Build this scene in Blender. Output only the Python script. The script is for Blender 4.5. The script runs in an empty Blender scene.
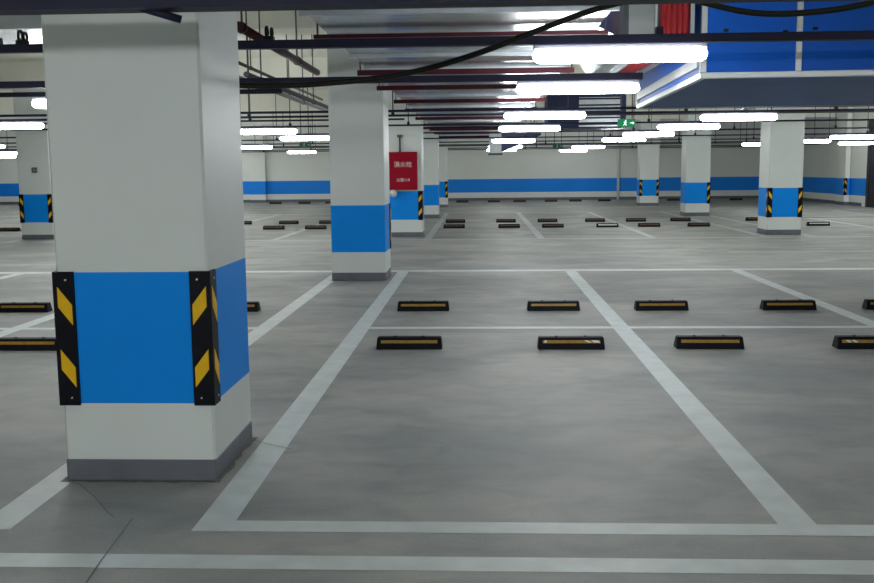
import bpy, bmesh, math, random
from mathutils import Vector, Matrix
random.seed(4)
scene = bpy.context.scene
COL = scene.collection

# ------------------------------------------------------------------ materials
def nodes(name):
    m = bpy.data.materials.new(name); m.use_nodes = True
    nt = m.node_tree
    return m, nt, nt.nodes['Principled BSDF']

def mat(name, col, rough=0.5, metal=0.0, spec=0.5, var=0.0, scale=8.0, bump=0.0, bscale=40.0, stretch=(1, 1, 1), rvar=0.0):
    m, nt, b = nodes(name)
    b.inputs['Base Color'].default_value = (*col, 1)
    b.inputs['Roughness'].default_value = rough
    b.inputs['Metallic'].default_value = metal
    b.inputs['Specular IOR Level'].default_value = spec
    tc = nt.nodes.new('ShaderNodeTexCoord')
    mp = nt.nodes.new('ShaderNodeMapping'); mp.inputs['Scale'].default_value = stretch
    nt.links.new(tc.outputs['Object'], mp.inputs['Vector'])
    if var or rvar:
        n = nt.nodes.new('ShaderNodeTexNoise'); n.inputs['Scale'].default_value = scale; n.inputs['Detail'].default_value = 5
        nt.links.new(mp.outputs[0], n.inputs['Vector'])
        if var:
            r = nt.nodes.new('ShaderNodeValToRGB')
            r.color_ramp.elements[0].position = 0.3; r.color_ramp.elements[1].position = 0.7
            r.color_ramp.elements[0].color = (*[c * (1 - var) for c in col], 1)
            r.color_ramp.elements[1].color = (*[min(1, c * (1 + var)) for c in col], 1)
            nt.links.new(n.outputs['Fac'], r.inputs['Fac']); nt.links.new(r.outputs['Color'], b.inputs['Base Color'])
        if rvar:
            mr = nt.nodes.new('ShaderNodeMapRange')
            mr.inputs['To Min'].default_value = max(0.02, rough - rvar); mr.inputs['To Max'].default_value = min(1, rough + rvar)
            nt.links.new(n.outputs['Fac'], mr.inputs['Value']); nt.links.new(mr.outputs[0], b.inputs['Roughness'])
    if bump:
        n2 = nt.nodes.new('ShaderNodeTexNoise'); n2.inputs['Scale'].default_value = bscale; n2.inputs['Detail'].default_value = 4
        nt.links.new(mp.outputs[0], n2.inputs['Vector'])
        bp = nt.nodes.new('ShaderNodeBump'); bp.inputs['Strength'].default_value = bump; bp.inputs['Distance'].default_value = 0.02
        nt.links.new(n2.outputs['Fac'], bp.inputs['Height']); nt.links.new(bp.outputs[0], b.inputs['Normal'])
    return m

def emit(name, col, strength, base=(.8, .8, .8)):
    m, nt, b = nodes(name)
    b.inputs['Base Color'].default_value = (*base, 1); b.inputs['Specular IOR Level'].default_value = 0.1
    b.inputs['Emission Color'].default_value = (*col, 1)
    b.inputs['Emission Strength'].default_value = strength
    return m

def floor_material():
    m, nt, b = nodes('worn_grey_floor_paint')
    L = nt.links.new
    tc = nt.nodes.new('ShaderNodeTexCoord')
    def noise(scale, detail, vscale=(1, 1, 1), dist=0.0):
        mp = nt.nodes.new('ShaderNodeMapping'); mp.inputs['Scale'].default_value = vscale
        L(tc.outputs['Object'], mp.inputs['Vector'])
        n = nt.nodes.new('ShaderNodeTexNoise'); n.inputs['Scale'].default_value = scale
        n.inputs['Detail'].default_value = detail; n.inputs['Distortion'].default_value = dist
        L(mp.outputs[0], n.inputs['Vector']); return n
    n1 = noise(0.7, 6, (1, 1.6, 1), 0.6)
    r1 = nt.nodes.new('ShaderNodeValToRGB')
    r1.color_ramp.elements[0].position = 0.38; r1.color_ramp.elements[0].color = FLOOR_A
    r1.color_ramp.elements[1].position = 0.64; r1.color_ramp.elements[1].color = FLOOR_B
    L(n1.outputs['Fac'], r1.inputs['Fac'])
    n2 = noise(4.5, 9, (0.8, 1.2, 1), 0.7)
    r2 = nt.nodes.new('ShaderNodeValToRGB')
    r2.color_ramp.elements[0].position = 0.30; r2.color_ramp.elements[0].color = (0.72, 0.73, 0.74, 1)
    r2.color_ramp.elements[1].position = 0.62; r2.color_ramp.elements[1].color = (1.06, 1.05, 1.03, 1)
    L(n2.outputs['Fac'], r2.inputs['Fac'])
    mx = nt.nodes.new('ShaderNodeMix'); mx.data_type = 'RGBA'; mx.blend_type = 'MULTIPLY'; mx.inputs[0].default_value = 0.65
    L(r1.outputs['Color'], mx.inputs[6]); L(r2.outputs['Color'], mx.inputs[7])
    n3 = noise(90, 2)
    r3 = nt.nodes.new('ShaderNodeValToRGB')
    r3.color_ramp.elements[0].position = 0.35; r3.color_ramp.elements[0].color = (0.88, 0.88, 0.88, 1)
    r3.color_ramp.elements[1].position = 0.65; r3.color_ramp.elements[1].color = (1.06, 1.06, 1.06, 1)
    L(n3.outputs['Fac'], r3.inputs['Fac'])
    mx2 = nt.nodes.new('ShaderNodeMix'); mx2.data_type = 'RGBA'; mx2.blend_type = 'MULTIPLY'; mx2.inputs[0].default_value = 0.7
    L(mx.outputs[2], mx2.inputs[6]); L(r3.outputs['Color'], mx2.inputs[7])
    L(mx2.outputs[2], b.inputs['Base Color'])
    mr = nt.nodes.new('ShaderNodeMapRange'); mr.inputs['To Min'].default_value = 0.56; mr.inputs['To Max'].default_value = 0.68
    L(n2.outputs['Fac'], mr.inputs['Value']); L(mr.outputs[0], b.inputs['Roughness'])
    b.inputs['Specular IOR Level'].default_value = 0.8
    bp = nt.nodes.new('ShaderNodeBump'); bp.inputs['Strength'].default_value = 0.08; bp.inputs['Distance'].default_value = 0.01
    L(n3.outputs['Fac'], bp.inputs['Height']); L(bp.outputs[0], b.inputs['Normal'])
    return m

FLOOR_A = (0.262, 0.276, 0.272, 1)
FLOOR_B = (0.410, 0.405, 0.378, 1)
M = dict(
    floor=floor_material(),
    line=mat('road_marking_paint', (0.64, 0.69, 0.69), 0.5, var=0.10, scale=6),
    worn=mat('worn_road_marking', (0.47, 0.50, 0.49), 0.5, var=0.14, scale=5),
    crack=mat('crack_dirt', (0.15, 0.148, 0.135), 0.9),
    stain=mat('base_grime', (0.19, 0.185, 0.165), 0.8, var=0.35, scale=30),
    white=mat('white_gloss_paint', (0.70, 0.735, 0.715), 0.4, spec=0.05, var=0.03, scale=1.5, bump=0.05, bscale=25),
    blue=mat('blue_gloss_paint', (0.008, 0.275, 0.88), 0.4, spec=0.05, var=0.04, scale=2, bump=0.04, bscale=25),
    wall=mat('wall_emulsion', (0.78, 0.80, 0.76), 0.6, spec=0.3, var=0.03, scale=0.6),
    wallblue=mat('wall_blue_paint', (0.008, 0.25, 0.88), 0.5, spec=0.2, var=0.04, scale=1),
    skirt=mat('grey_skirting_paint', (0.15, 0.155, 0.18), 0.5, spec=0.2, var=0.12, scale=6),
    ceil=mat('ceiling_paint', (0.78, 0.77, 0.68), 0.8, var=0.05, scale=0.5, stretch=(6, 0.3, 1)),
    rubber=mat('black_rubber', (0.006, 0.006, 0.010), 0.5, spec=0.12, var=0.2, scale=20),
    yellow=mat('yellow_reflective', (0.86, 0.50, 0.012), 0.35, spec=0.2, var=0.06, scale=12),
    strip=mat('amber_reflective_strip', (0.36, 0.20, 0.022), 0.28, var=0.30, scale=14, bump=0.2, bscale=60, stretch=(1, 1, 1)),
    dull=mat('dull_brown_strip', (0.115, 0.072, 0.030), 0.4, var=0.3, scale=14),  # darker brown strip used in the far rows
    glare=mat('glare_white_strip', (0.80, 0.79, 0.72), 0.3, var=0.1, scale=14),  # white glare and glints painted as strip colour
    screw=mat('zinc_screw', (0.6, 0.6, 0.6), 0.35, 0.9),
    galv=mat('galvanised_sheet', (0.44, 0.47, 0.50), 0.22, 0.95, var=0.30, scale=3, bump=0.05, bscale=1.6, rvar=0.08, stretch=(.25, 2.2, 1)),
    galvd=mat('galvanised_flange', (0.50, 0.53, 0.56), 0.4, 0.9, var=0.1, scale=8),
    bar=mat('red_oxide_steel', (0.055, 0.008, 0.014), 0.55, spec=0.2, var=0.3, scale=4),
    redpipe=mat('dark_red_pipe_paint', (0.055, 0.008, 0.014), 0.4, spec=0.25, var=0.15, scale=4),
    trough=mat('navy_painted_steel', (0.020, 0.020, 0.045), 0.55, 0.0, spec=0.2, var=0.15, scale=5),
    rod=mat('steel_rod', (0.10, 0.10, 0.115), 0.5, 0.6),
    cable=mat('black_cable_sheath', (0.014, 0.014, 0.011), 0.5, spec=0.2),
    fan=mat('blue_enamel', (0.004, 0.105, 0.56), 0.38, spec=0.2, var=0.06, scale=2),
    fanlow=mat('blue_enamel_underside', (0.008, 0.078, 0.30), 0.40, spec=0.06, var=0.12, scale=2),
    silver=mat('aluminium_angle', (0.62, 0.65, 0.66), 0.35, 0.75, var=0.05, scale=4),
    canvas=mat('red_canvas', (0.33, 0.03, 0.035), 0.8, spec=0.1, var=0.2, scale=6, stretch=(8, 1, 1)),
    cabinet=mat('red_cabinet_enamel', (0.33, 0.002, 0.018), 0.35, spec=0.1, var=0.05, scale=2),
    letter=mat('white_lettering', (0.80, 0.74, 0.74), 0.5),
    conduit=mat('grey_conduit', (0.30, 0.30, 0.29), 0.35, 0.6, var=0.08, scale=3),
    housing=mat('fixture_white_metal', (0.30, 0.30, 0.36), 0.45),
    pvc=mat('white_pvc', (0.72, 0.74, 0.72), 0.4),
    door=mat('dark_steel_shutter', (0.040, 0.038, 0.048), 0.5, 0.3, var=0.15, scale=2),
    outlet=mat('outlet_grey_paint', (0.42, 0.45, 0.46), 0.5, var=0.05, scale=3),
    dark=mat('dark_grille', (0.03, 0.03, 0.035), 0.6),
    box=mat('grey_plastic', (0.12, 0.12, 0.13), 0.4),
    panelblue=mat('slate_blue_sheet', (0.025, 0.035, 0.085), 0.5, spec=0.2, var=0.1, scale=2),
    tube=emit('lit_fluorescent_diffuser', (0.955, 1.0, 1.0), 15.5),
    green=emit('lit_green_sign', (0.005, 0.34, 0.12), 0.22, (.01, .12, .05)),
    greendim=mat('unlit_green_sign', (.008, .09, .05), 0.5),
    pict=emit('lit_white_pictogram', (0.75, 1.0, 0.85), 0.4),
)

# ------------------------------------------------------------------ mesh helpers
class MB:
    def __init__(s): s.bm = bmesh.new(); s.mats = []
    def mi(s, m):
        if m is None: return 0
        if m not in s.mats: s.mats.append(m)
        return s.mats.index(m)
    def hexa(s, p, m=None):
        i = s.mi(m); v = [s.bm.verts.new(q) for q in p]
        for f in ((0, 3, 2, 1), (4, 5, 6, 7), (0, 1, 5, 4), (1, 2, 6, 5), (2, 3, 7, 6), (3, 0, 4, 7)):
            s.bm.faces.new([v[k] for k in f]).material_index = i
        return s
    def box(s, x0, x1, y0, y1, z0, z1, m=None, bev=0.0, seg=2):
        if bev:
            b = bmesh.new(); t = MB.__new__(MB); t.bm = b; t.mats = []
            t.hexa([(x0, y0, z0), (x1, y0, z0), (x1, y1, z0), (x0, y1, z0), (x0, y0, z1), (x1, y0, z1), (x1, y1, z1), (x0, y1, z1)])
            bmesh.ops.bevel(b, geom=b.edges[:], offset=bev, segments=seg, affect='EDGES', profile=0.5)
            s.absorb(b, m); return s
        return s.hexa([(x0, y0, z0), (x1, y0, z0), (x1, y1, z0), (x0, y1, z0), (x0, y0, z1), (x1, y0, z1), (x1, y1, z1), (x0, y1, z1)], m)
    def absorb(s, b, m=None):
        i = s.mi(m); mp = {}
        for v in b.verts: mp[v] = s.bm.verts.new(v.co)
        for f in b.faces:
            g = s.bm.faces.new([mp[v] for v in f.verts]); g.material_index = i; g.smooth = f.smooth
        b.free()
    def quad(s, p, m=None):
        s.bm.faces.new([s.bm.verts.new(q) for q in p]).material_index = s.mi(m); return s
    def prism(s, pts, off, m=None):
        """polygon pts (3D) extruded by vector off"""
        i = s.mi(m); o = Vector(off)
        a = [s.bm.verts.new(p) for p in pts]; b = [s.bm.verts.new(Vector(p) + o) for p in pts]
        n = len(pts)
        s.bm.faces.new(a[::-1]).material_index = i; s.bm.faces.new(b).material_index = i
        for k in range(n): s.bm.faces.new([a[k], a[(k + 1) % n], b[(k + 1) % n], b[k]]).material_index = i
        return s
    def tube(s, path, r, m=None, n=8, cap=True):
        i = s.mi(m); P = [Vector(p) for p in path]; rings = []
        rr = r if isinstance(r, (list, tuple)) else [r] * len(P)
        for k, p in enumerate(P):
            d = (P[min(k + 1, len(P) - 1)] - P[max(k - 1, 0)]).normalized()
            ref = Vector((0, 0, 1)) if abs(d.z) < 0.9 else Vector((1, 0, 0))
            u = d.cross(ref).normalized(); w = u.cross(d).normalized()
            rings.append([s.bm.verts.new(p + (u * math.cos(2 * math.pi * q / n) + w * math.sin(2 * math.pi * q / n)) * rr[k]) for q in range(n)])
        for a, b in zip(rings, rings[1:]):
            for q in range(n):
                f = s.bm.faces.new([a[q], a[(q + 1) % n], b[(q + 1) % n], b[q]]); f.material_index = i; f.smooth = True
        if cap:
            s.bm.faces.new(rings[0]).material_index = i; s.bm.faces.new(rings[-1][::-1]).material_index = i
        return s
    def sphere(s, c, r, m=None, u=14, v=8):
        b = bmesh.new(); bmesh.ops.create_uvsphere(b, u_segments=u, v_segments=v, radius=1)
        rr = r if isinstance(r, (list, tuple)) else (r, r, r)
        for w in b.verts: w.co = Vector((w.co.x * rr[0] + c[0], w.co.y * rr[1] + c[1], w.co.z * rr[2] + c[2]))
        for f in b.faces: f.smooth = True
        s.absorb(b, m); return s
    def torus(s, c, R, r, m=None, axis='X', n=18, k=7):
        pts = []
        for q in range(n + 1):
            a = 2 * math.pi * q / n
            o = {'X': (0, math.cos(a) * R, math.sin(a) * R), 'Y': (math.cos(a) * R, 0, math.sin(a) * R), 'Z': (math.cos(a) * R, math.sin(a) * R, 0)}[axis]
            pts.append(Vector(c) + Vector(o))
        return s.tube(pts, r, m, k, cap=False)
    def build(s, name, parent=None, mat=None):
        bmesh.ops.recalc_face_normals(s.bm, faces=s.bm.faces[:])
        me = bpy.data.meshes.new(name); s.bm.to_mesh(me); s.bm.free()
        for q in (s.mats or ([mat] if mat else [])): me.materials.append(q)
        o = bpy.data.objects.new(name, me); COL.objects.link(o)
        if parent: o.parent = parent
        return o

def tag(o, label=None, cat=None, group=None, kind=None):
    if label: o['label'] = label
    if cat: o['category'] = cat
    if group: o['group'] = group
    if kind: o['kind'] = kind
    return o
def empty(name, loc, label, cat, group=None, rz=0.0):
    o = bpy.data.objects.new(name, None); COL.objects.link(o)
    o.location = loc; o.rotation_euler = (0, 0, rz); o.empty_display_size = 0.2
    return tag(o, label, cat, group, 'thing')
def kids(o): return [c for c in bpy.data.objects if c.parent == o]
def copy_tree(o, parent=None, top=True):
    c = o.copy(); COL.objects.link(c); c.parent = parent
    for ch in kids(o): copy_tree(ch, c)
    return c
ORD = ['', 'first', 'second', 'third', 'fourth', 'fifth', 'sixth', 'seventh', 'eighth', 'ninth', 'tenth', 'eleventh', 'twelfth', 'thirteenth', 'fourteenth', 'fifteenth', 'sixteenth']

# ------------------------------------------------------------------ dimensions (metres; x right, y away, z up)
XL, XR, YN, YF = -26.0, 14.15, -9.0, 46.4
ZC, ZB = 4.0, 3.40
W = 0.74                      # column side
B0, B1, SK = 0.39, 1.03, 0.11  # blue band bottom / top, skirting top
XA, XB, XC, XD = -1.14, 1.333, 3.74, 6.16
ROWY = [4.455, 12.96, 21.45, 29.95, 38.45]
COLX = [-10.50, -2.03, 6.355]

# ------------------------------------------------------------------ setting
f = MB(); f.box(XL - .2, XR + .2, YN - .2, YF + .2, -0.25, 0, M['floor'])
LW = 0.075
zl = 0.0010
def lat(y, x0, x1, w=LW, q='line'): f.quad([(x0, y - w, zl), (x1, y - w, zl), (x1, y + w, zl), (x0, y + w, zl)], M[q])
def dep(x, y0, y1, w=0.08, q='line'): f.quad([(x - w, y0, zl + .0005), (x + w, y0, zl + .0005), (x + w, y1, zl + .0005), (x - w, y1, zl + .0005)], M[q])
YB0, YB1, YBM = 3.872, 14.18, 9.0
lat(3.497, XL, XR, 0.066)                                   # aisle edge line
right_x = [XA, XB, XC, XD]; left_x = [-2.08, -4.52, -6.95, -9.38]
far_x = [7.15, 9.58, 12.0]; farl_x = [-10.48, -12.9, -15.3, -17.8]
for (a, b) in ((XA - .08, XD + .08), (-9.46, -2.0), (7.07, XR), (-18, -10.4)):
    lat(YB0, a, b, 0.062); lat(YBM, a + .1, b - .1, 0.06)
lat(YB1, XL, XR, 0.12)
for x in right_x + left_x + far_x + farl_x: dep(x, YB0 - .06, YB1)
lat(20.65, XL, XR, 0.10, 'worn'); lat(33.2, XL, XR, 0.12, 'worn'); lat(17.15, 4.4, 7.3, 0.06, 'worn')
for x in right_x + left_x + far_x + farl_x: dep(x, 20.65, 33.2, q='worn')
lat(37.6, XL, XR, 0.10, 'worn')
def crack(pts, w):
    for a, b in zip(pts, pts[1:]):
        a, b = Vector(a), Vector(b); d = (b - a).normalized(); n = Vector((-d.y, d.x)) * w
        f.quad([(a.x - n.x, a.y - n.y, .0028), (b.x - n.x, b.y - n.y, .0028), (b.x + n.x, b.y + n.y, .0028), (a.x + n.x, a.y + n.y, .0028)], M['crack'])
crack([(-1.40, 3.05), (-1.45, 3.25), (-1.48, 3.50), (-1.50, 3.72), (-1.52, 3.95)], 0.0022)
crack([(-1.60, 3.95), (-1.66, 4.02), (-1.80, 4.22), (-1.95, 4.40), (-2.04, 4.44)], 0.0018)
crack([(-1.285, 5.18), (-1.19, 5.10), (-1.10, 5.04), (-1.02, 4.99)], 0.0025)
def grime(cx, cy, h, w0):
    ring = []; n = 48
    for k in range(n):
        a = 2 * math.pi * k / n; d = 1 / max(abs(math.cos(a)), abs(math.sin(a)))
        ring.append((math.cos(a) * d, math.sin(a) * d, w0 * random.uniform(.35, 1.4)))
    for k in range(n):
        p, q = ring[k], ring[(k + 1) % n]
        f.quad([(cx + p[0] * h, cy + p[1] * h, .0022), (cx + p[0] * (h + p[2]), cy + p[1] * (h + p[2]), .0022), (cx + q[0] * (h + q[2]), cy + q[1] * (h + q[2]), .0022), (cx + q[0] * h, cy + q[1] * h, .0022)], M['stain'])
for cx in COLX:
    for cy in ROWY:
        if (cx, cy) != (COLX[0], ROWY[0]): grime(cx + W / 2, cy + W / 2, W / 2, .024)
tag(f.build('floor'), kind='structure')

c = MB(); c.box(XL - .2, XR + .2, YN - .2, YF + .2, ZC, ZC + .25, M['ceil'])
tag(c.build('ceiling'), kind='structure')
for i, y in enumerate([-4.05] + ROWY):
    bm_ = MB(); bm_.box(XL, XR, y + W / 2 - .3, y + W / 2 + .3, ZB, ZC, M['ceil'])
    tag(bm_.build('trim_%d' % (i + 1)), kind='structure')

def band_wall(name, axis, pos, a, b, sgn):
    """painted wall: white, blue band, white; solid 0.2 thick behind pos"""
    m = MB()
    for z0, z1, q in ((0, B0, M['wall']), (B0, B1, M['wallblue']), (B1, ZC, M['wall'])):
        if axis == 'Y': m.box(a, b, min(pos, pos + sgn * .2), max(pos, pos + sgn * .2), z0, z1, q)
        else: m.box(min(pos, pos + sgn * .2), max(pos, pos + sgn * .2), a, b, z0, z1, q)
    return tag(m.build(name), kind='structure')
band_wall('wall_back', 'Y', YF, XL, XR, 1)
band_wall('wall_front', 'Y', YN, XL, XR, -1)
band_wall('wall_right', 'X', XR, YN, YF, 1)
band_wall('wall_left', 'X', XL, YN, YF, -1)
m = MB(); m.box(XL, XR, YF - .03, YF, 0, .13, M['skirt']); tag(m.build('baseboard_back'), kind='structure')
m = MB(); m.box(XR - .03, XR, 36.2, YF - .03, 0, .13, M['skirt']); tag(m.build('baseboard_right'), kind='structure')

# pilasters attached to the walls
def pilaster(name, x0, x1, y0, y1):
    m = MB()
    m.box(x0, x1, y0, y1, 0, .13, M['skirt'])
    for z0, z1, q in ((.13, B0, M['wall']), (B0, B1, M['wallblue']), (B1, ZC, M['wall'])): m.box(x0, x1, y0, y1, z0, z1, q)
    return tag(m.build(name), kind='structure')
pilaster('trim_7', -11.1, -10.35, YF - .38, YF - .031)
pil_r = pilaster('trim_8', XR - .22, XR - .031, 37.35, 38.25)

# dark roller shutter on the right wall
d = MB(); d.box(XR - .05, XR, 30.6, 35.55, 0, 2.85, M['door'])
for k in range(22): d.box(XR - .075, XR - .05, 30.75, 35.4, .06 + k * .122, .13 + k * .122, M['door'])
dr = tag(d.build('door_1'), kind='structure')
d = MB()
d.box(XR - .10, XR - .0505, 35.42, 35.62, 0, 2.98, M['door']); d.box(XR - .10, XR - .0505, 30.5, 30.7, 0, 2.98, M['door']); d.box(XR - .16, XR - .0505, 30.5, 35.62, 2.86, 3.1, M['door'])
d.build('door_frame', dr)

# drain channel crossing the far right floor
d = MB(); d.box(8.55, XR, 28.52, 28.64, 0.0, .006, M['dark'])
for k in range(56): d.box(8.57 + k * .1, 8.60 + k * .1, 28.535, 28.625, .006, .010, M['rod'])
tag(d.build('drain_channel'), 'narrow dark drain channel crossing the floor towards the far right wall', 'drain', kind='thing')

# ------------------------------------------------------------------ columns
GW, GT = 0.09, 0.012
def guard(parent, sx, sy, screws=False, half=W / 2, full=True, cx=0.0, cy=0.0):
    g = MB()
    def pt(u, v, leg):            # u along the face from the corner, v outward
        if leg == 0: return (cx + sx * (half - u), cy + sy * (half + v))
        return (cx + sx * (half + v), cy + sy * (half - u))
    poly = [pt(-GT, GT, 0), pt(GW, GT, 0), pt(GW, .0005, 0), (cx + sx * (half + .0005), cy + sy * (half + .0005)), pt(GW, .0005, 1), pt(GW, GT, 1)]
    g.prism([(p[0], p[1], B0 - .008) for p in poly], (0, 0, B1 - B0 + .012), M['rubber'])
    go = g.build('corner_guard', parent)
    for leg in (0, 1):
        for zt in (.068, .372):
            h = .098
            def q(u, z, v): x, y = pt(u, v, leg); return (x, y, z)
            pz = B1 - zt
            pts = [q(.010, pz, GT + .0004), q(.078, pz - .088, GT + .0004), q(.078, pz - .088 - h, GT + .0004), q(.010, pz - h, GT + .0004)]
            nrm = (0, sy * .002, 0) if leg == 0 else (sx * .002, 0, 0)
            y = MB(); y.prism(pts, nrm, M['yellow']); tag(y.build('reflective_patch', go), 'yellow slanted reflective patch')
        if screws:
            for z in (B1 - .035, B0 + .03):
                x, y_ = pt(.052, GT, leg); s_ = MB()
                n = Vector((0, sy, 0)) if leg == 0 else Vector((sx, 0, 0))
                s_.tube([Vector((x, y_, z)), Vector((x, y_, z)) + n * .003], .005, M['screw'], 8); s_.build('screw', go)
    return go

def column(x0, y0, corners, label, screws=False):
    r = empty('concrete_column', (x0 + W / 2, y0 + W / 2, 0), label, 'column', 'blue banded columns')
    h = W / 2; s = MB()
    zs = [SK, B0, B1, ZB]; ms = ['white', 'blue', 'white']
    e = .012                                         # eased arris, as plastered corners are
    oct_ = [(-h + e, -h), (h - e, -h), (h, -h + e), (h, h - e), (h - e, h), (-h + e, h), (-h, h - e), (-h, -h + e)]
    rings = [[s.bm.verts.new((p[0], p[1], z)) for p in oct_] for z in zs]
    for k in range(3):
        i = s.mi(M[ms[k]])
        for q in range(8): s.bm.faces.new([rings[k][q], rings[k][(q + 1) % 8], rings[k + 1][(q + 1) % 8], rings[k + 1][q]]).material_index = i
    s.bm.faces.new(rings[0][::-1]); s.bm.faces.new(rings[-1])
    s.build('shaft', r)
    b = MB(); b.box(-h - .002, h + .002, -h - .002, h + .002, 0, SK, M['skirt'], .006, 1); tag(b.build('skirting', r), 'dark grey painted skirting')
    for c in corners: guard(r, *{'FL': (-1, -1), 'FR': (1, -1), 'BL': (-1, 1), 'BR': (1, 1)}[c], screws=screws)
    return r
column(COLX[1], ROWY[0], ['FL', 'FR'], 'large nearest white column with blue band and two corner guards on its front', True)
column(COLX[1], ROWY[1], ['BR'], 'white column with plain blue band standing behind the largest column')
column(COLX[1], ROWY[2], ['FR'], 'white blue-banded column carrying the red cabinet')
column(COLX[1], ROWY[3], [], 'white blue-banded column without guards just behind the red cabinet column')
column(COLX[1], ROWY[4], ['FR'], 'small distant white column seen right past the red cabinet column')
column(COLX[2], ROWY[2], ['FL', 'FR'], 'white column at right with guards on both front corners beside the white strip wheel stop')
column(COLX[2], ROWY[3], ['FR'], 'mid-distance white column with one guard on its right edge, right of centre')
column(COLX[2], ROWY[4], ['FL', 'FR'], 'small far white column with two guards close to the back wall')
column(COLX[0], ROWY[2], ['FL', 'FR'], 'white column at far left carrying a small dark call point')
# guard on the wall pilaster
gp = empty('corner_guard', (XR - .22 + .1, 37.35 + .1, 0), 'black and yellow corner guard on the far right wall pilaster', 'corner guard')
go = guard(gp, -1, -1, half=.1); go.name = 'rubber_profile'

# small call point on the far left column
cp = empty('call_point', (-10.10, ROWY[2] - .0015, 1.58), 'small dark square call point on the far left column', 'call point')
m = MB(); m.box(-.06, .06, -.04, 0, -.06, .06, M['box'], .008); m.build('casing', cp)
m = MB(); m.box(-.035, .035, -.046, -.0405, -.035, .035, M['conduit']); m.build('push_plate', cp)

# white pipe on back wall
p = MB(); p.tube([(6.62, YF - .10, 0), (6.62, YF - .10, 3.95)], .06, M['pvc'], 12)
for z in (.6, 1.8, 3.0): p.box(6.54, 6.70, YF - .17, YF - .0015, z, z + .03, M['pvc'])
tag(p.build('drain_pipe'), 'white vertical pipe fixed to the back wall', 'pipe', kind='thing')

# ------------------------------------------------------------------ wheel stops
def make_stop():
    r = empty('wheel_stop', (0, 0, 0), 'x', 'wheel stop')
    b = bmesh.new(); L, D, H = .28, .075, .10
    v = [b.verts.new(q) for q in ((-L, -D, 0), (L, -D, 0), (L, D, 0), (-L, D, 0), (-L + .010, -.042, H), (L - .010, -.042, H), (L - .010, .042, H), (-L + .010, .042, H))]
    for q in ((0, 3, 2, 1), (4, 5, 6, 7), (0, 1, 5, 4), (1, 2, 6, 5), (2, 3, 7, 6), (3, 0, 4, 7)): b.faces.new([v[k] for k in q])
    bmesh.ops.recalc_face_normals(b, faces=b.faces[:])
    bmesh.ops.bevel(b, geom=b.edges[:], offset=.009, segments=2, affect='EDGES', profile=.5)
    m = MB(); m.absorb(b, M['rubber']); m.build('body', r)
    for s in (-1, 1):
        def P(x, t, o): return (x, s * (.075 - .033 * t) + s * .95 * o, H * t + .31 * o)
        m = MB(); n = Vector(P(0, 0, .003)) - Vector(P(0, 0, 0))
        pts = [P(-.238, .52, .0005), P(.238, .52, .0005), P(.238, .76, .0005), P(-.238, .76, .0005)]
        m.prism(pts if s > 0 else pts[::-1], n, M['strip'])
        m.build('reflective_strip', r)
    for x in (-.12, .12):
        m = MB(); m.tube([(x, 0, H - .002), (x, 0, H + .006)], .014, M['rubber'], 10); m.build('bolt', r)
    return r
proto = make_stop()
rows = [   # y, name of the row, xs
    (7.95, 'nearest', 'nearest row of wheel stops', [-3.87, -.60, .76, 1.91, 3.22]),
    (10.16, 'second', 'second row of wheel stops', [-6.3, -4.98, -3.9, -2.67, -.60, .78, 1.92, 3.21, 4.25]),
    (24.6, 'third', 'third row of wheel stops', [-12.36, -7.6, -6.5, -5.35, -4.25, -2.8, -.66, .75, 1.87, 3.26, 4.32, 5.57, 8.56]),
    (27.1, 'fourth', 'fourth row of wheel stops', [-6.8, -5.45, -4.3, -.69, .74, 1.91, 3.24, 4.38, 5.63, 7.70]),
    (44.0, 'farthest', 'farthest row of wheel stops by the back wall', [-21.3, -9.45, -8.1, -6.85, -.8, .65, 1.82, 3.25, 4.37, 5.68, 8.8, 11.6]),
]
glare = [(24.6, 3.26), (24.6, 8.56)]  # stops whose strips carry painted white glare
REFS = {}
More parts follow.
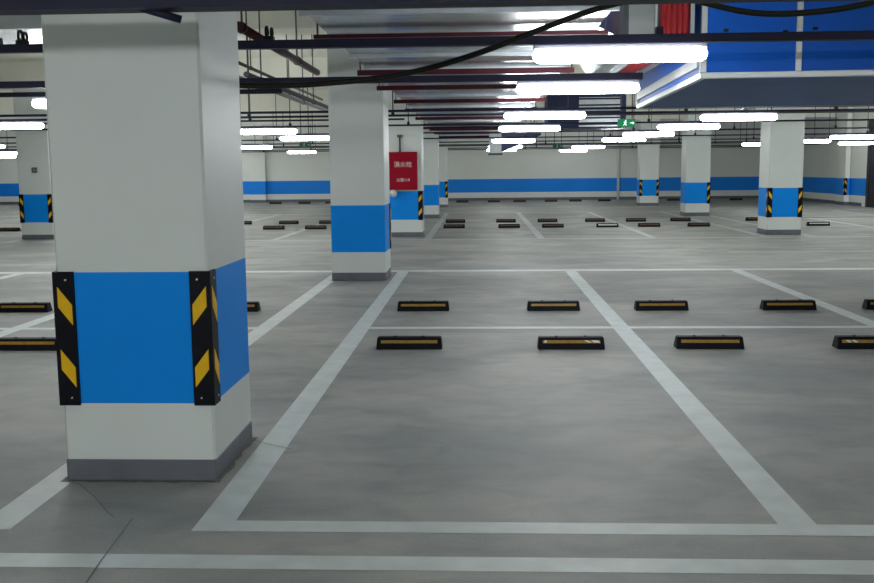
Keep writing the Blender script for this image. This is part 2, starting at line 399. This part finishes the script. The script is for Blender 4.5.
# which stops the picture shows (the others of the row stand hidden or out of frame and are left out)
SHOW = {7.95: None, 10.16: [-4.98, -2.67, -.61, .78, 1.92, 3.25, 4.33],
        24.6: [-12.36, -5.35, -4.25, -.66, .75, 1.87, 3.26, 4.32, 5.57, 8.56], 27.1: [-6.8, -5.45, -4.3, -.69, .74, 1.91, 3.24, 4.38, 5.63, 7.70], 44.0: None}
first = True; dull_mesh = {}
for y, rn, grp, xs in rows:
    xs = SHOW[y] or xs
    for k, x in enumerate(xs):
        o = proto if first else copy_tree(proto); first = False
        jy = random.uniform(-.03, .03)
        o.location = (x, y + jy, 0)
        o.rotation_euler = (0, 0, math.radians(random.uniform(-1.2, 1.2) if y < 20 else random.uniform(-.8, .8)))
        wh = (y, x) in glare
        place = 'last' if k == len(xs) - 1 else ORD[k + 1]
        rname = {'nearest': 'nearest row', 'second': 'second nearest row', 'third': 'third nearest row', 'fourth': 'fourth nearest row', 'farthest': 'row by the back wall'}[rn]
        o['label'] = ('wheel stop with glare-white strip, ' if wh else 'wheel stop with amber strip, ') + (place + ' from the left in the ' if place != 'last' else 'rightmost in the ') + rname
        o['group'] = grp
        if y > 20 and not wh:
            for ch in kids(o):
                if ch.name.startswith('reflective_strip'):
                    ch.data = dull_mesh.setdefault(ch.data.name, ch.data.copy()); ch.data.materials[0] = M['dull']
        if (y, x) in ((7.95, .76), (7.95, 3.22)):  # glints on the front strip, painted as small white quads
            o['label'] = 'wheel stop with glint-painted amber strip, %s from the left in the nearest row' % ORD[k + 1]
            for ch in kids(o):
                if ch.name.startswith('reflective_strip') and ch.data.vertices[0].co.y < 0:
                    ch.data = ch.data.copy(); fb = bmesh.new(); fb.from_mesh(ch.data); ch.data.materials.append(M['glare'])
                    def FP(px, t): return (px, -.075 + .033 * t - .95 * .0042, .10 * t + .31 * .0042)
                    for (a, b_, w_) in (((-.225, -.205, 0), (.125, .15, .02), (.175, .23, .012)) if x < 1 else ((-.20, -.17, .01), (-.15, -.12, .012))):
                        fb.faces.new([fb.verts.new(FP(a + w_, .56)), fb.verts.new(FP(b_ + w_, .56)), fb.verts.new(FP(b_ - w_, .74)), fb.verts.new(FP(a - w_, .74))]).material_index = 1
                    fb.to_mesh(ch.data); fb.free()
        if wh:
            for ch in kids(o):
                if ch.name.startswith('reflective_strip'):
                    ch.data = ch.data.copy(); ch.data.materials[0] = M['glare']

# ------------------------------------------------------------------ cable troughs and tube lights
duct_x0, duct_x1 = -1.22, 0.93
def rod_ok(x, y):
    if duct_x0 - .15 < x < duct_x1 + .25: return False
    if 7.0 < y < 13 and (x > .8 or x < -2.3): return False
    return True
TZ = 2.36
trs = [  # y, x0, x1, bottom z, height, width
    (3.60, -9.0, 9.0, 2.098, .10, .12), (6.87, -9.0, 9.0, TZ, .058, .07), (9.65, -9.0, 1.60, TZ, .065, .07), (10.75, -9.0, -2.2, TZ, .05, .06),
    (14.45, -9.2, 9.0, TZ, .034, .05), (15.65, -12, 12, TZ, .034, .05), (16.75, -9.2, -1.3, TZ, .030, .04), (19.05, -14, 13.9, TZ, .034, .05), (23.1, -14, 12, TZ, .034, .05),
    (27.2, -18, 13.9, TZ, .034, .05), (31.1, -18, 12, TZ, .034, .05), (34.5, -20, 13.9, TZ, .034, .05), (36.1, -20, 12, TZ, .034, .05), (40.1, -22, 13.9, TZ, .034, .05), (43.0, -25, 13.9, TZ, .034, .05)]
TR = {}
for i, (y, x0, x1, z, h, w) in enumerate(trs):
    lab = ('dark navy cable trough crossing the very top of the picture' if i == 0 else 'dark navy cable trough crossing the ceiling, %s from the camera' % ORD[i + 1])
    r = empty('cable_trough', (0, y, z), lab, 'cable trough', 'cable troughs across the ceiling')
    m = MB(); t = .006                                 # open channel: base and two upstands with lips
    m.box(x0, x1, -w / 2, w / 2, 0, t, M['trough']); m.box(x0, x1, -w / 2, -w / 2 + t, t, h, M['trough']); m.box(x0, x1, w / 2 - t, w / 2, t, h, M['trough'])
    m.box(x0, x1, -w / 2 + t, -w / 2 + .02, h - t, h, M['trough']); m.box(x0, x1, w / 2 - .02, w / 2 - t, h - t, h, M['trough'])
    m.build('channel', r)
    if i == 0:
        m = MB(); m.tube([(-1.29, 0, .02), (-1.12, .05, -.028)], .016, M['trough'], 6); m.build('strut', r)
    x = x0 + .5 + (i % 3) * .35
    while x < x1:
        if rod_ok(x, y):
            m = MB(); m.tube([(x, 0, t), (x, 0, ZC - z)], .008 if y < 12 else .011, M['rod'], 6)
            m.box(x - .025, x + .025, -w / 2 + t, w / 2 - t, h, h + .05, M['trough'])
            m.build('hanger_rod', r)
        x += 2.35
    TR[y] = r

def make_light():
    r = empty('ceiling_tube_light', (0, 0, 0), 'x', 'tube light')
    L = .60
    m = MB(); m.box(-L, L, -.028, .028, -.035, 0, M['housing'], .006, 1); m.build('housing', r)
    m = MB(); n = 12
    xs = [-L - .005, -L + .005, -L + .03, -L + .07, 0, L - .07, L - .03, L - .005, L + .005]
    rs = [.008, .030, .047, .052, .053, .052, .047, .030, .008]
    m.tube([(x, 0, -.078) for x in xs], rs, M['tube'], n)
    m.build('diffuser', r)
    for s in (-1, 1):
        m = MB(); m.box(min(s * (L - .03), s * L), max(s * (L - .03), s * L), -.02, .02, -.05, -.0351, M['housing']); m.build('end_holder', r)
    return r
lp = make_light(); lfirst = True
def light(x, y, label, group):
    global lfirst
    o = lp if lfirst else copy_tree(lp); lfirst = False
    z = next(t[3] for t in trs if t[0] == y)
    o.location = (x, y, z - .0005); o['label'] = label; o['group'] = group
cent = [(6.87, .98), (9.65, .97), (14.45, .97), (19.05, .98), (27.2, .95), (34.5, .92), (40.1, .91)]
for k, (y, x) in enumerate(cent):
    light(x, y, 'glowing tube light %s of the middle row' % ('nearest' if k == 0 else 'farthest' if k == 6 else ORD[k + 1] + ' from the camera'), 'middle row of tube lights')
right = [(15.65, 4.13), (19.05, 4.07), (23.1, 4.0), (27.2, 4.03), (36.1, 4.04), (43.0, 4.15)]
for k, (y, x) in enumerate(right):
    light(x, y, 'glowing tube light %s of the right-hand row' % ('nearest' if k == 0 else 'farthest' if k == 5 else ORD[k + 1] + ' from the camera'), 'right row of tube lights')
for (y, x, t) in ((27.2, 10.3, 'upper of two glowing tube lights cut by the right frame edge'), (31.1, 10.5, 'glowing tube light just right of the two-guard column at right'),
                  (34.5, 9.85, 'glowing tube light peeping out left of the two-guard column at right'), (34.5, 13.2, 'lower of two glowing tube lights cut by the right frame edge')):
    light(x, y, t, 'tube lights near the right wall')
for (y, x, t) in ((10.75, -4.44, 'short piece of glowing tube light at upper left beside the largest column'), (15.65, -7.78, 'long glowing tube light cut by the left frame edge'),
                  (19.05, -4.22, 'upper left of four glowing tube lights between the two nearest columns'), (23.1, -4.2, 'upper right of four glowing tube lights between the two nearest columns'),
                  (31.1, -7.33, 'lower left of four glowing tube lights between the two nearest columns'), (40.1, -7.44, 'lower right of four glowing tube lights between the two nearest columns'),
                  (36.1, -17.9, 'middle of three small glowing tube lights at the left frame edge'), (43.0, -21.7, 'lowest of three small glowing tube lights at the left frame edge'),
                  (27.2, -14.25, 'uppermost of three small glowing tube lights at the left frame edge')):
    light(x, y, t, 'tube lights on the left side')
# unseen lamps added behind and beside the viewpoint to brighten the hall
for y in (-.6, -3.6, -6.5):
    trs.append((y, -9, 9, TZ, .034, .05))
    r = empty('cable_trough', (0, y, TZ), 'dark navy cable trough overhead behind the viewpoint', 'cable trough', 'cable troughs behind the viewpoint')
    m = MB(); m.box(-9, 9, -.04, .04, 0, .06, M['trough']); m.build('channel', r)
    for x in (-7, -3.5, 3.5, 7): m = MB(); m.tube([(x, 0, .05), (x, 0, ZC - TZ)], .008, M['rod'], 6); m.build('hanger_rod', r)
for (y, x) in ((6.87, -4.4), (-.6, -3.4), (-.6, .9), (-.6, 5.5), (-3.6, -4.4), (-3.6, -1.4), (-3.6, 1.6), (-3.6, 4.6), (-6.5, -6), (-6.5, -3), (-6.5, 0), (-6.5, 3), (-6.5, 6),
               (14.45, 7.4), (19.05, 9.4), (23.1, 11.2), (15.65, 9.6), (19.05, 11.8), (27.2, 12.6)):
    light(x, y, 'added unseen tube light overhead outside the picture', 'added tube lights outside the picture')
for (y, x) in ((14.45, -4.9), (15.65, -5.9), (23.1, -9.6), (27.2, -10.6), (31.1, -10.0), (31.1, -12.6), (34.5, -9.6), (40.1, -11.5), (40.1, -14.5), (19.05, -7.0), (23.1, -8.0), (27.2, -8.9), (34.5, -11.0), (34.5, -14.2), (43.0, -12.6), (43.0, -16.0)):  # extra lamps out of sight, added to lift the far hall's light
    light(x, y, 'added unseen tube light hidden by the largest column', 'added tube lights behind the largest column')

# little cable loops clipped over the second trough
for x, t in ((-1.50, 'black cable loop hung on the second trough right of the largest column'), (-3.28, 'black cable loop hung on the second trough left of the largest column')):
    m = MB(); m.torus((x, 6.87, TZ + .118), .035, .010, M['cable'], 'X'); m.torus((x + .035, 6.87, TZ + .113), .03, .009, M['cable'], 'X')
    m.box(x - .025, x + .05, 6.835, 6.905, TZ + .059, TZ + .088, M['cable'], .006)
    tag(m.build('cable_loop'), t, 'cable', kind='thing')

# ------------------------------------------------------------------ main galvanised duct
D = empty('ventilation_duct', (0, 0, 0), 'long galvanised ventilation duct with red supports receding down the middle ceiling', 'duct')
z0, z1 = 2.60, 3.12
m = MB(); m.box(duct_x0, duct_x1, 3.0, 32.0, z0, z1, M['galv']); m.build('duct_body', D)
y = 3.0; k = 0
while y < 32.2:
    m = MB(); e = .03; q = M['galvd']
    m.box(duct_x0 - e, duct_x1 + e, y - .02, y + .02, z0 - e, z0, q); m.box(duct_x0 - e, duct_x1 + e, y - .02, y + .02, z1, z1 + e, q)
    m.box(duct_x0 - e, duct_x0, y - .02, y + .02, z0, z1, q); m.box(duct_x1, duct_x1 + e, y - .02, y + .02, z0, z1, q)
    m.build('flange', D); y += 1.26
for y in (7.72, 10.45, 12.40, 14.85, 17.05, 19.8, 22.6, 25.35, 27.9, 31.0):
    m = MB(); s_ = .055 if y > 8 else .03
    m.box(duct_x0 - .09, duct_x1 + .08, y - .03, y + .03, z0 - .031 - s_, z0 - .031, M['bar']); m.build('support_bar', D)
    for x in (duct_x0 - .06, duct_x1 + .055):
        m = MB(); m.tube([(x, y, z0 - .03 - s_), (x, y, ZC)], .009, M['rod'], 6); m.build('hanger_rod', D)
# tapered outlet at the far end, dropping to a grille
m = MB(); m.box(.30, .66, 29.2, 29.8, 1.98, 2.5695, M['outlet']); m.build('outlet', D)
m = MB(); m.prism([(.6605, 29.2, 2.02), (.6605, 29.2, 2.5695), (1.85, 29.2, 2.5695), (1.85, 29.2, 2.50)], (0, .6, 0), M['panelblue']); m.build('outlet_gusset', D)
m = MB(); m.prism([(.69, 29.17, 2.0), (.69, 29.17, 2.03), (1.87, 29.17, 2.51), (1.87, 29.17, 2.48)], (0, .66, 0), M['silver']); m.build('gusset_edge', D)
m = MB(); m.box(.26, .70, 29.17, 29.83, 1.93, 1.979, M['dark']); m.build('outlet_grille', D)

# left lateral duct (bright underside seen left of the largest column)
D2 = empty('ventilation_duct', (0, 0, 0), 'galvanised duct crossing above and left of the largest column', 'duct')
m = MB(); m.box(-10, -2.45, 7.75, 9.0, 2.66, 3.1, M['galv']); m.build('duct_body', D2)
for x in (-9, -7.6, -6.2, -4.8, -3.4):
    m = MB(); m.box(x - .02, x + .02, 7.72, 9.03, 2.63, 2.66, M['galvd']); m.box(x - .02, x + .02, 7.72, 7.75, 2.66, 3.1, M['galvd']); m.build('flange', D2)
for x in (-8, -5.5, -2.9):
    m = MB(); m.box(x - .03, x + .03, 7.68, 9.07, 2.60, 2.63, M['bar']); m.build('support_bar', D2)
    for y in (7.70, 9.05): m = MB(); m.tube([(x, y, 2.6), (x, y, ZC)], .009, M['rod'], 6); m.build('hanger_rod', D2)

# ------------------------------------------------------------------ branch + blue fan box
BR = empty('duct_branch', (0, 0, 0), 'short galvanised branch duct with red canvas sleeve leading to the blue fan box', 'duct')
a = (duct_x1 + .031, 7.9, 9.9, 2.62, 3.08); b = (1.24, 8.2, 11.2, 2.54, 3.30)
m = MB(); m.hexa([(a[0], a[1], a[3]), (b[0], b[1], b[3]), (b[0], b[2], b[3]), (a[0], a[2], a[3]), (a[0], a[1], a[4]), (b[0], b[1], b[4]), (b[0], b[2], b[4]), (a[0], a[2], a[4])], M['galv']); m.build('taper', BR)
m = MB(); m.box(1.2405, 1.47, 8.2, 11.2, 2.54, 3.30, M['galv'])
m.build('straight_section', BR)
m = MB(); i = m.mi(M['canvas']); rings = []
for k in range(13):
    x = 1.4705 + k * (.27 / 12); e = .0 if k % 2 else .022
    rings.append([m.bm.verts.new(q) for q in ((x, 8.2 + e, 2.54 + e), (x, 11.2 - e, 2.54 + e), (x, 11.2 - e, 3.3 - e), (x, 8.2 + e, 3.3 - e))])
for p_, q_ in zip(rings, rings[1:]):
    for k in range(4): m.bm.faces.new([p_[k], p_[(k + 1) % 4], q_[(k + 1) % 4], q_[k]]).material_index = i
tag(m.build('canvas_sleeve', BR), 'pleated red canvas sleeve')
for x0_, x1_ in ((1.455, 1.4698), (1.742, 1.775)):
    m = MB(); e = .03
    for (ya, yb, za, zb_) in ((8.2 - e, 11.2 + e, 2.54 - e, 2.54), (8.2 - e, 11.2 + e, 3.3, 3.3 + e), (8.2 - e, 8.2, 2.54, 3.3), (11.2, 11.2 + e, 2.54, 3.3)): m.box(x0_, x1_, ya, yb, za, zb_, M['galvd'])
    m.build('sleeve_flange', BR)
for y in (8.6, 10.8):
    m = MB(); m.tube([(1.36, y, 3.30), (1.36, y, ZC)], .009, M['rod'], 6); m.build('hanger_rod', BR)

FB = empty('fan_box', (0, 0, 0), 'big blue enamelled fan box with silver frame hanging under the right ceiling', 'fan box', rz=math.radians(-1.8))
fx0, fx1, fy0, fy1, fz0, fz1 = 1.58, 4.7, 8.25, 12.3, 2.232, 3.38
m = MB(); m.box(fx0 + .02, fx1 - .02, fy0 + .015, fy1 - .015, fz0 + .02, fz1 - .02, M['fan']); m.build('casing', FB)
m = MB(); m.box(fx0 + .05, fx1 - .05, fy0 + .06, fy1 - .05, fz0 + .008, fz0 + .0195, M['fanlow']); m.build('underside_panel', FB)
def rail(x0_, x1_, y0_, y1_, za, zb_): m = MB(); m.box(x0_, x1_, y0_, y1_, za, zb_, M['silver'], .004, 1); m.build('frame_rail', FB)
w = .05
for y in (fy0, fy1 - w): rail(fx0, fx1, y, y + w, fz0, fz0 + w); rail(fx0, fx1, y, y + w, fz1 - w, fz1)
for x in (fx0, fx1 - w): rail(x, x + w, fy0 + w, fy1 - w, fz0, fz0 + w); rail(x, x + w, fy0 + w, fy1 - w, fz1 - w, fz1)
for x in (fx0, 2.35, 3.13, 3.92, fx1 - w):
    rail(x, x + w, fy0, fy0 + w, fz0 + w, fz1 - w); 
for x in (fx0, fx1 - w): rail(x, x + w, fy1 - w, fy1, fz0 + w, fz1 - w)
rail(fx0 - .012, fx0 + .03, fy0 + .1, fy1 - .1, fz0 + .10, fz0 + .19)
for (x, z) in ((1.78, 2.62), (1.94, 2.55), (2.26, 2.60), (2.5, 2.62)):
    m = MB(); m.box(x - .02, x + .02, fy0 + .0, fy0 + .0149, z - .012, z + .012, M['cable'], .003, 1); m.build('latch', FB)
for x in (2.2, 4.6):
    for y in (8.6, 12.2): m = MB(); m.tube([(x, y, fz1 - .001), (x, y, ZC)], .012, M['rod'], 6); m.build('hanger_rod', FB)

# slate box with louvres further back
AH = empty('louvre_box', (0, 25.0, 0), 'slate blue duct box with pale louvred panel left of the brightest exit sign', 'duct')
m = MB(); m.box(1.75, 3.75, 0, 1.2, 2.52, 3.38, M['panelblue']); m.build('casing', AH)
m = MB(); m.box(2.55, 3.6, -.03, -.0005, 2.56, 3.3, M['galvd'])
for k in range(5): m.box(2.53, 3.62, -.06, -.03, 2.6 + k * .16, 2.64 + k * .16, M['trough'])
m.build('louvre_panel', AH)
for x in (1.9, 3.6):
    for y in (.1, 1.1): m = MB(); m.tube([(x, y, 3.379), (x, y, ZC)], .012, M['rod'], 6); m.build('hanger_rod', AH)

# ------------------------------------------------------------------ pipes and conduits
def run(name, label, cat, x, y0, y1, z, r, mm, rods=()):
    o = empty(name, (x, y0, z), label, cat)
    m = MB(); m.tube([(0, 0, 0), (0, y1 - y0, 0)], r, M[mm], 10); m.build('pipe_run', o)
    for y in rods:
        m = MB(); m.tube([(0, y - y0, r - .002), (0, y - y0, ZC - z)], .010, M['rod'], 6); m.torus((0, y - y0, 0), r + .004, .006, M['rod'], 'Y', 14, 5); m.build('hanger', o)
run('sprinkler_pipe', 'dark red pipe hanging in depth between the two nearest columns', 'pipe', -2.16, 8.75, 12.9, 2.80, .045, 'redpipe', (8.85, 11.5))
run('sprinkler_pipe', 'thin grey pipe under the cream ceiling between the two nearest columns', 'pipe', -3.45, 12.0, 21.2, 3.05, .025, 'rod', (14.6, 17.4))
run('conduit_pipe', 'pale shiny conduit sloping in view just left of the second column', 'pipe', -2.92, 11.6, 20.8, 2.63, .03, 'conduit', (12.2, 16.0, 20.0))
run('conduit_pipe', 'dull dark conduit running beside the pale shiny conduit', 'pipe', -2.80, 11.6, 20.8, 2.66, .035, 'rod', (12.4, 16.3, 20.3))
run('conduit_pipe', 'grey conduit receding under the ceiling behind the blue fan box at right', 'pipe', 5.6, 12.7, 21.0, 2.72, .04, 'conduit', (13.9, 17.5, 20.6))
for (yy, xa, xb, zz, t, mm, rr) in ((22.6, -1.5, 1.35, 2.47, 'red sprinkler pipe crossing below the middle duct ahead of the red cabinet', 'redpipe', .03),
                                   (17.6, 1.3, 9.0, 2.47, 'dark pipe crossing below the ceiling behind the blue fan box', 'rod', .03),
                                   (16.3, 3.0, 8.3, 2.58, 'thin dark pipe crossing above the nearest light of the right-hand row', 'rod', .022)):
    o = empty('ceiling_pipe', (0, yy, zz), t, 'pipe')
    m = MB(); m.tube([(xa, 0, 0), (xb, 0, 0)], rr, M[mm], 8); m.build('pipe_run', o)
    for x in ((xa + .08, xb - .08) if xa < 0 else (xa + .3, (xa + xb) / 2, xb - .4)):
        m = MB(); m.tube([(x, 0, rr - .002), (x, 0, ZC - zz)], .009, M['rod'], 6); m.build('hanger_rod', o)

# ------------------------------------------------------------------ drooping black cable
def catmull(P, n=8):
    P = [Vector(p) for p in P]; out = []
    for i in range(len(P) - 1):
        p0, p1, p2, p3 = P[max(i - 1, 0)], P[i], P[i + 1], P[min(i + 2, len(P) - 1)]
        for k in range(n):
            t = k / n
            out.append(.5 * ((2 * p1) + (p2 - p0) * t + (2 * p0 - 5 * p1 + 4 * p2 - p3) * t * t + (3 * p1 - p0 - 3 * p2 + p3) * t ** 3))
    return out + [P[-1]]
cpts = [(-2.55, 6.92, 2.4365), (-2.55, 6.80, 2.445), (-2.5, 6.55, 2.43), (-2.3, 6.0, 2.20), (-1.85, 5.6, 2.04), (-1.35, 5.5, 1.988), (-1.08, 5.5, 1.985), (-.85, 5.5, 1.995), (-.56, 5.5, 2.02), (-.28, 5.5, 2.07), (0, 5.5, 2.15), (.28, 5.5, 2.25), (.56, 5.5, 2.35),
        (.78, 5.5, 2.41), (1.0, 5.5, 2.44), (1.17, 5.5, 2.42), (1.44, 5.5, 2.355), (1.66, 5.5, 2.335), (1.93, 5.5, 2.35), (2.17, 5.5, 2.39), (2.6, 5.7, 2.50), (3.0, 6.2, 2.55), (3.2, 6.70, 2.485), (3.2, 6.80, 2.445), (3.2, 6.92, 2.4365)]
m = MB(); m.tube(catmull(cpts), .017, M['cable'], 8)
m.tube([(1.0, 5.5, 2.445), (1.0, 5.5, ZC - .0015)], .006, M['rod'], 6)
tag(m.build('drooping_cable'), 'thick black cable drooping in front of the ceiling from left column to upper right', 'cable', kind='thing')

# ------------------------------------------------------------------ red hydrant cabinet
def text_mesh(body, size, name, parent, loc, m):
    cu = bpy.data.curves.new(name, 'FONT'); cu.body = body; cu.size = size; cu.align_x = 'CENTER'; cu.align_y = 'CENTER'; cu.extrude = .002
    o = bpy.data.objects.new('tmp', cu); COL.objects.link(o)
    bpy.context.view_layer.update()
    me = bpy.data.meshes.new_from_object(o.evaluated_get(bpy.context.evaluated_depsgraph_get()))
    bpy.data.objects.remove(o); me.name = name; me.materials.clear(); me.materials.append(m)
    r = bpy.data.objects.new(name, me); COL.objects.link(r); r.parent = parent; r.location = loc; r.rotation_euler = (math.pi / 2, 0, 0)
    return r
HC = empty('hydrant_cabinet', (-1.70, ROWY[2] - .0015, 1.06), 'red fire hydrant cabinet with white characters on a blue-banded column', 'fire cabinet')
m = MB(); m.box(-.33, .315, -.13, 0, 0, .84, M['cabinet'], .006, 1); m.build('cabinet_body', HC)
m = MB(); m.box(-.315, .30, -.145, -.1305, .015, .825, M['cabinet'], .004, 1); cd = m.build('door', HC)
tag(text_mesh('\u6d88\u706b\u6813', .135, 'lettering', cd, (.0, -.148, .555), M['letter']), 'white characters')
tag(text_mesh('\u706b\u8b66119', .085, 'lettering', cd, (.0, -.148, .215), M['letter']), 'white characters and number')
m = MB(); m.sphere((-.22, -.16, -.075), .085, M['pvc']); m.tube([(-.22, -.10, -.075), (-.22, 0, -.075)], .05, M['pvc'], 10); m.build('hydrant_cap', HC)
m = MB(); m.tube([(-.07, -.03, .84), (-.07, -.03, 1.16)], .018, M['rod'], 8); m.box(-.13, -.01, -.06, 0, 1.16, 1.22, M['box'], .006, 1); m.build('feed_conduit', HC)

# ------------------------------------------------------------------ exit signs
def exit_sign(x, y, z, rodtop, w, h, label, lit=True):
    r = empty('exit_sign', (x, y, z), label, 'exit sign', 'green exit signs')
    m = MB(); m.box(-w / 2, w / 2, -.02, .02, 0, h, M['box'], .004, 1); m.build('casing', r)
    m = MB(); m.box(-w / 2 + .008, w / 2 - .008, -.0235, -.0205, .008, h - .008, M['green' if lit else 'greendim']); pn = m.build('lit_panel', r)
    m = MB(); s = h; yy = -.0238; PM = M['pict' if lit else 'outlet']
    def disc(cx, cz, rr): m.prism([(cx + rr * math.cos(a_ * math.pi / 6), yy, cz + rr * math.sin(a_ * math.pi / 6)) for a_ in range(12)], (0, -.002, 0), PM)
    def limb(p, q, t):
        p, q = Vector((p[0], 0, p[1])), Vector((q[0], 0, q[1])); d_ = (q - p).normalized(); n_ = Vector((-d_.z, 0, d_.x)) * t
        m.prism([(v.x, yy, v.z) for v in (p - n_, q - n_, q + n_, p + n_)], (0, -.002, 0), PM)
    cx = -.02; disc(cx + .03 * s, .82 * s, .09 * s)
    limb((cx, .70 * s), (cx - .08 * s, .45 * s), .075 * s)
    limb((cx - .06 * s, .46 * s), (cx + .10 * s, .32 * s), .045 * s); limb((cx + .10 * s, .34 * s), (cx + .06 * s, .14 * s), .04 * s)
    limb((cx - .08 * s, .46 * s), (cx - .14 * s, .28 * s), .045 * s); limb((cx - .13 * s, .29 * s), (cx - .30 * s, .22 * s), .04 * s)
    limb((cx, .68 * s), (cx + .18 * s, .56 * s), .035 * s); limb((cx - .02 * s, .68 * s), (cx - .2 * s, .56 * s), .035 * s)
    m.build('running_figure', pn)
    m = MB(); ax = w / 2 - .05
    m.prism([(ax - .045, yy, .44 * s), (ax, yy, .44 * s), (ax, yy, .30 * s), (ax + .035, yy, .5 * s), (ax, yy, .70 * s), (ax, yy, .56 * s), (ax - .045, yy, .56 * s)], (0, -.002, 0), PM)
    m.build('arrow', pn)
    for q in (-w / 3, w / 3):
        m = MB(); m.tube([(q, 0, h), (q, 0, ZC - z)], .012, M['rod'], 6); m.build('hanger_rod', r)
exit_sign(2.82, 18.75, 2.28, TZ, .33, .15, 'green running-man exit sign hanging right of the middle tube lights')
exit_sign(-5.0, 27.5, 2.17, TZ, .33, .15, 'small dim green exit sign among the tube lights left of the second column', False)
exit_sign(2.55, 31.6, 2.16, TZ, .33, .14, 'tiny dim green exit sign in front of the back wall at centre', False)

# ------------------------------------------------------------------ camera, world, view
F, PITCH, YAW, ROLL, H = 954.4625, -0.1269, 0.0455, -0.0097, 1.5
fw = Vector((-math.sin(YAW) * math.cos(PITCH), math.cos(YAW) * math.cos(PITCH), math.sin(PITCH)))
rt = Vector((math.cos(YAW), math.sin(YAW), 0)); up = rt.cross(fw)
r2 = rt * math.cos(ROLL) + up * math.sin(ROLL); u2 = -rt * math.sin(ROLL) + up * math.cos(ROLL)
cam = bpy.data.cameras.new('camera'); co = bpy.data.objects.new('camera', cam); COL.objects.link(co)
mw = Matrix((r2, u2, -fw)).transposed().to_4x4(); mw.translation = Vector((0, 0, H)); co.matrix_world = mw
cam.sensor_width = 36; cam.sensor_fit = 'HORIZONTAL'; cam.lens = F * 36 / 874; cam.clip_start = .05; cam.clip_end = 200
scene.camera = co

wd = bpy.data.worlds.new('world'); scene.world = wd; wd.use_nodes = True
wd.node_tree.nodes['Background'].inputs[0].default_value = (.4, .45, .5, 1); wd.node_tree.nodes['Background'].inputs[1].default_value = .05
vs = scene.view_settings; vs.view_transform = 'Standard'; vs.look = 'None'; vs.gamma = 1; vs.exposure = 1.4; vs.use_curve_mapping = False
scene.cycles.use_denoising = True
scene.cycles.max_bounces = 8; scene.cycles.diffuse_bounces = 5; scene.cycles.sample_clamp_indirect = 6
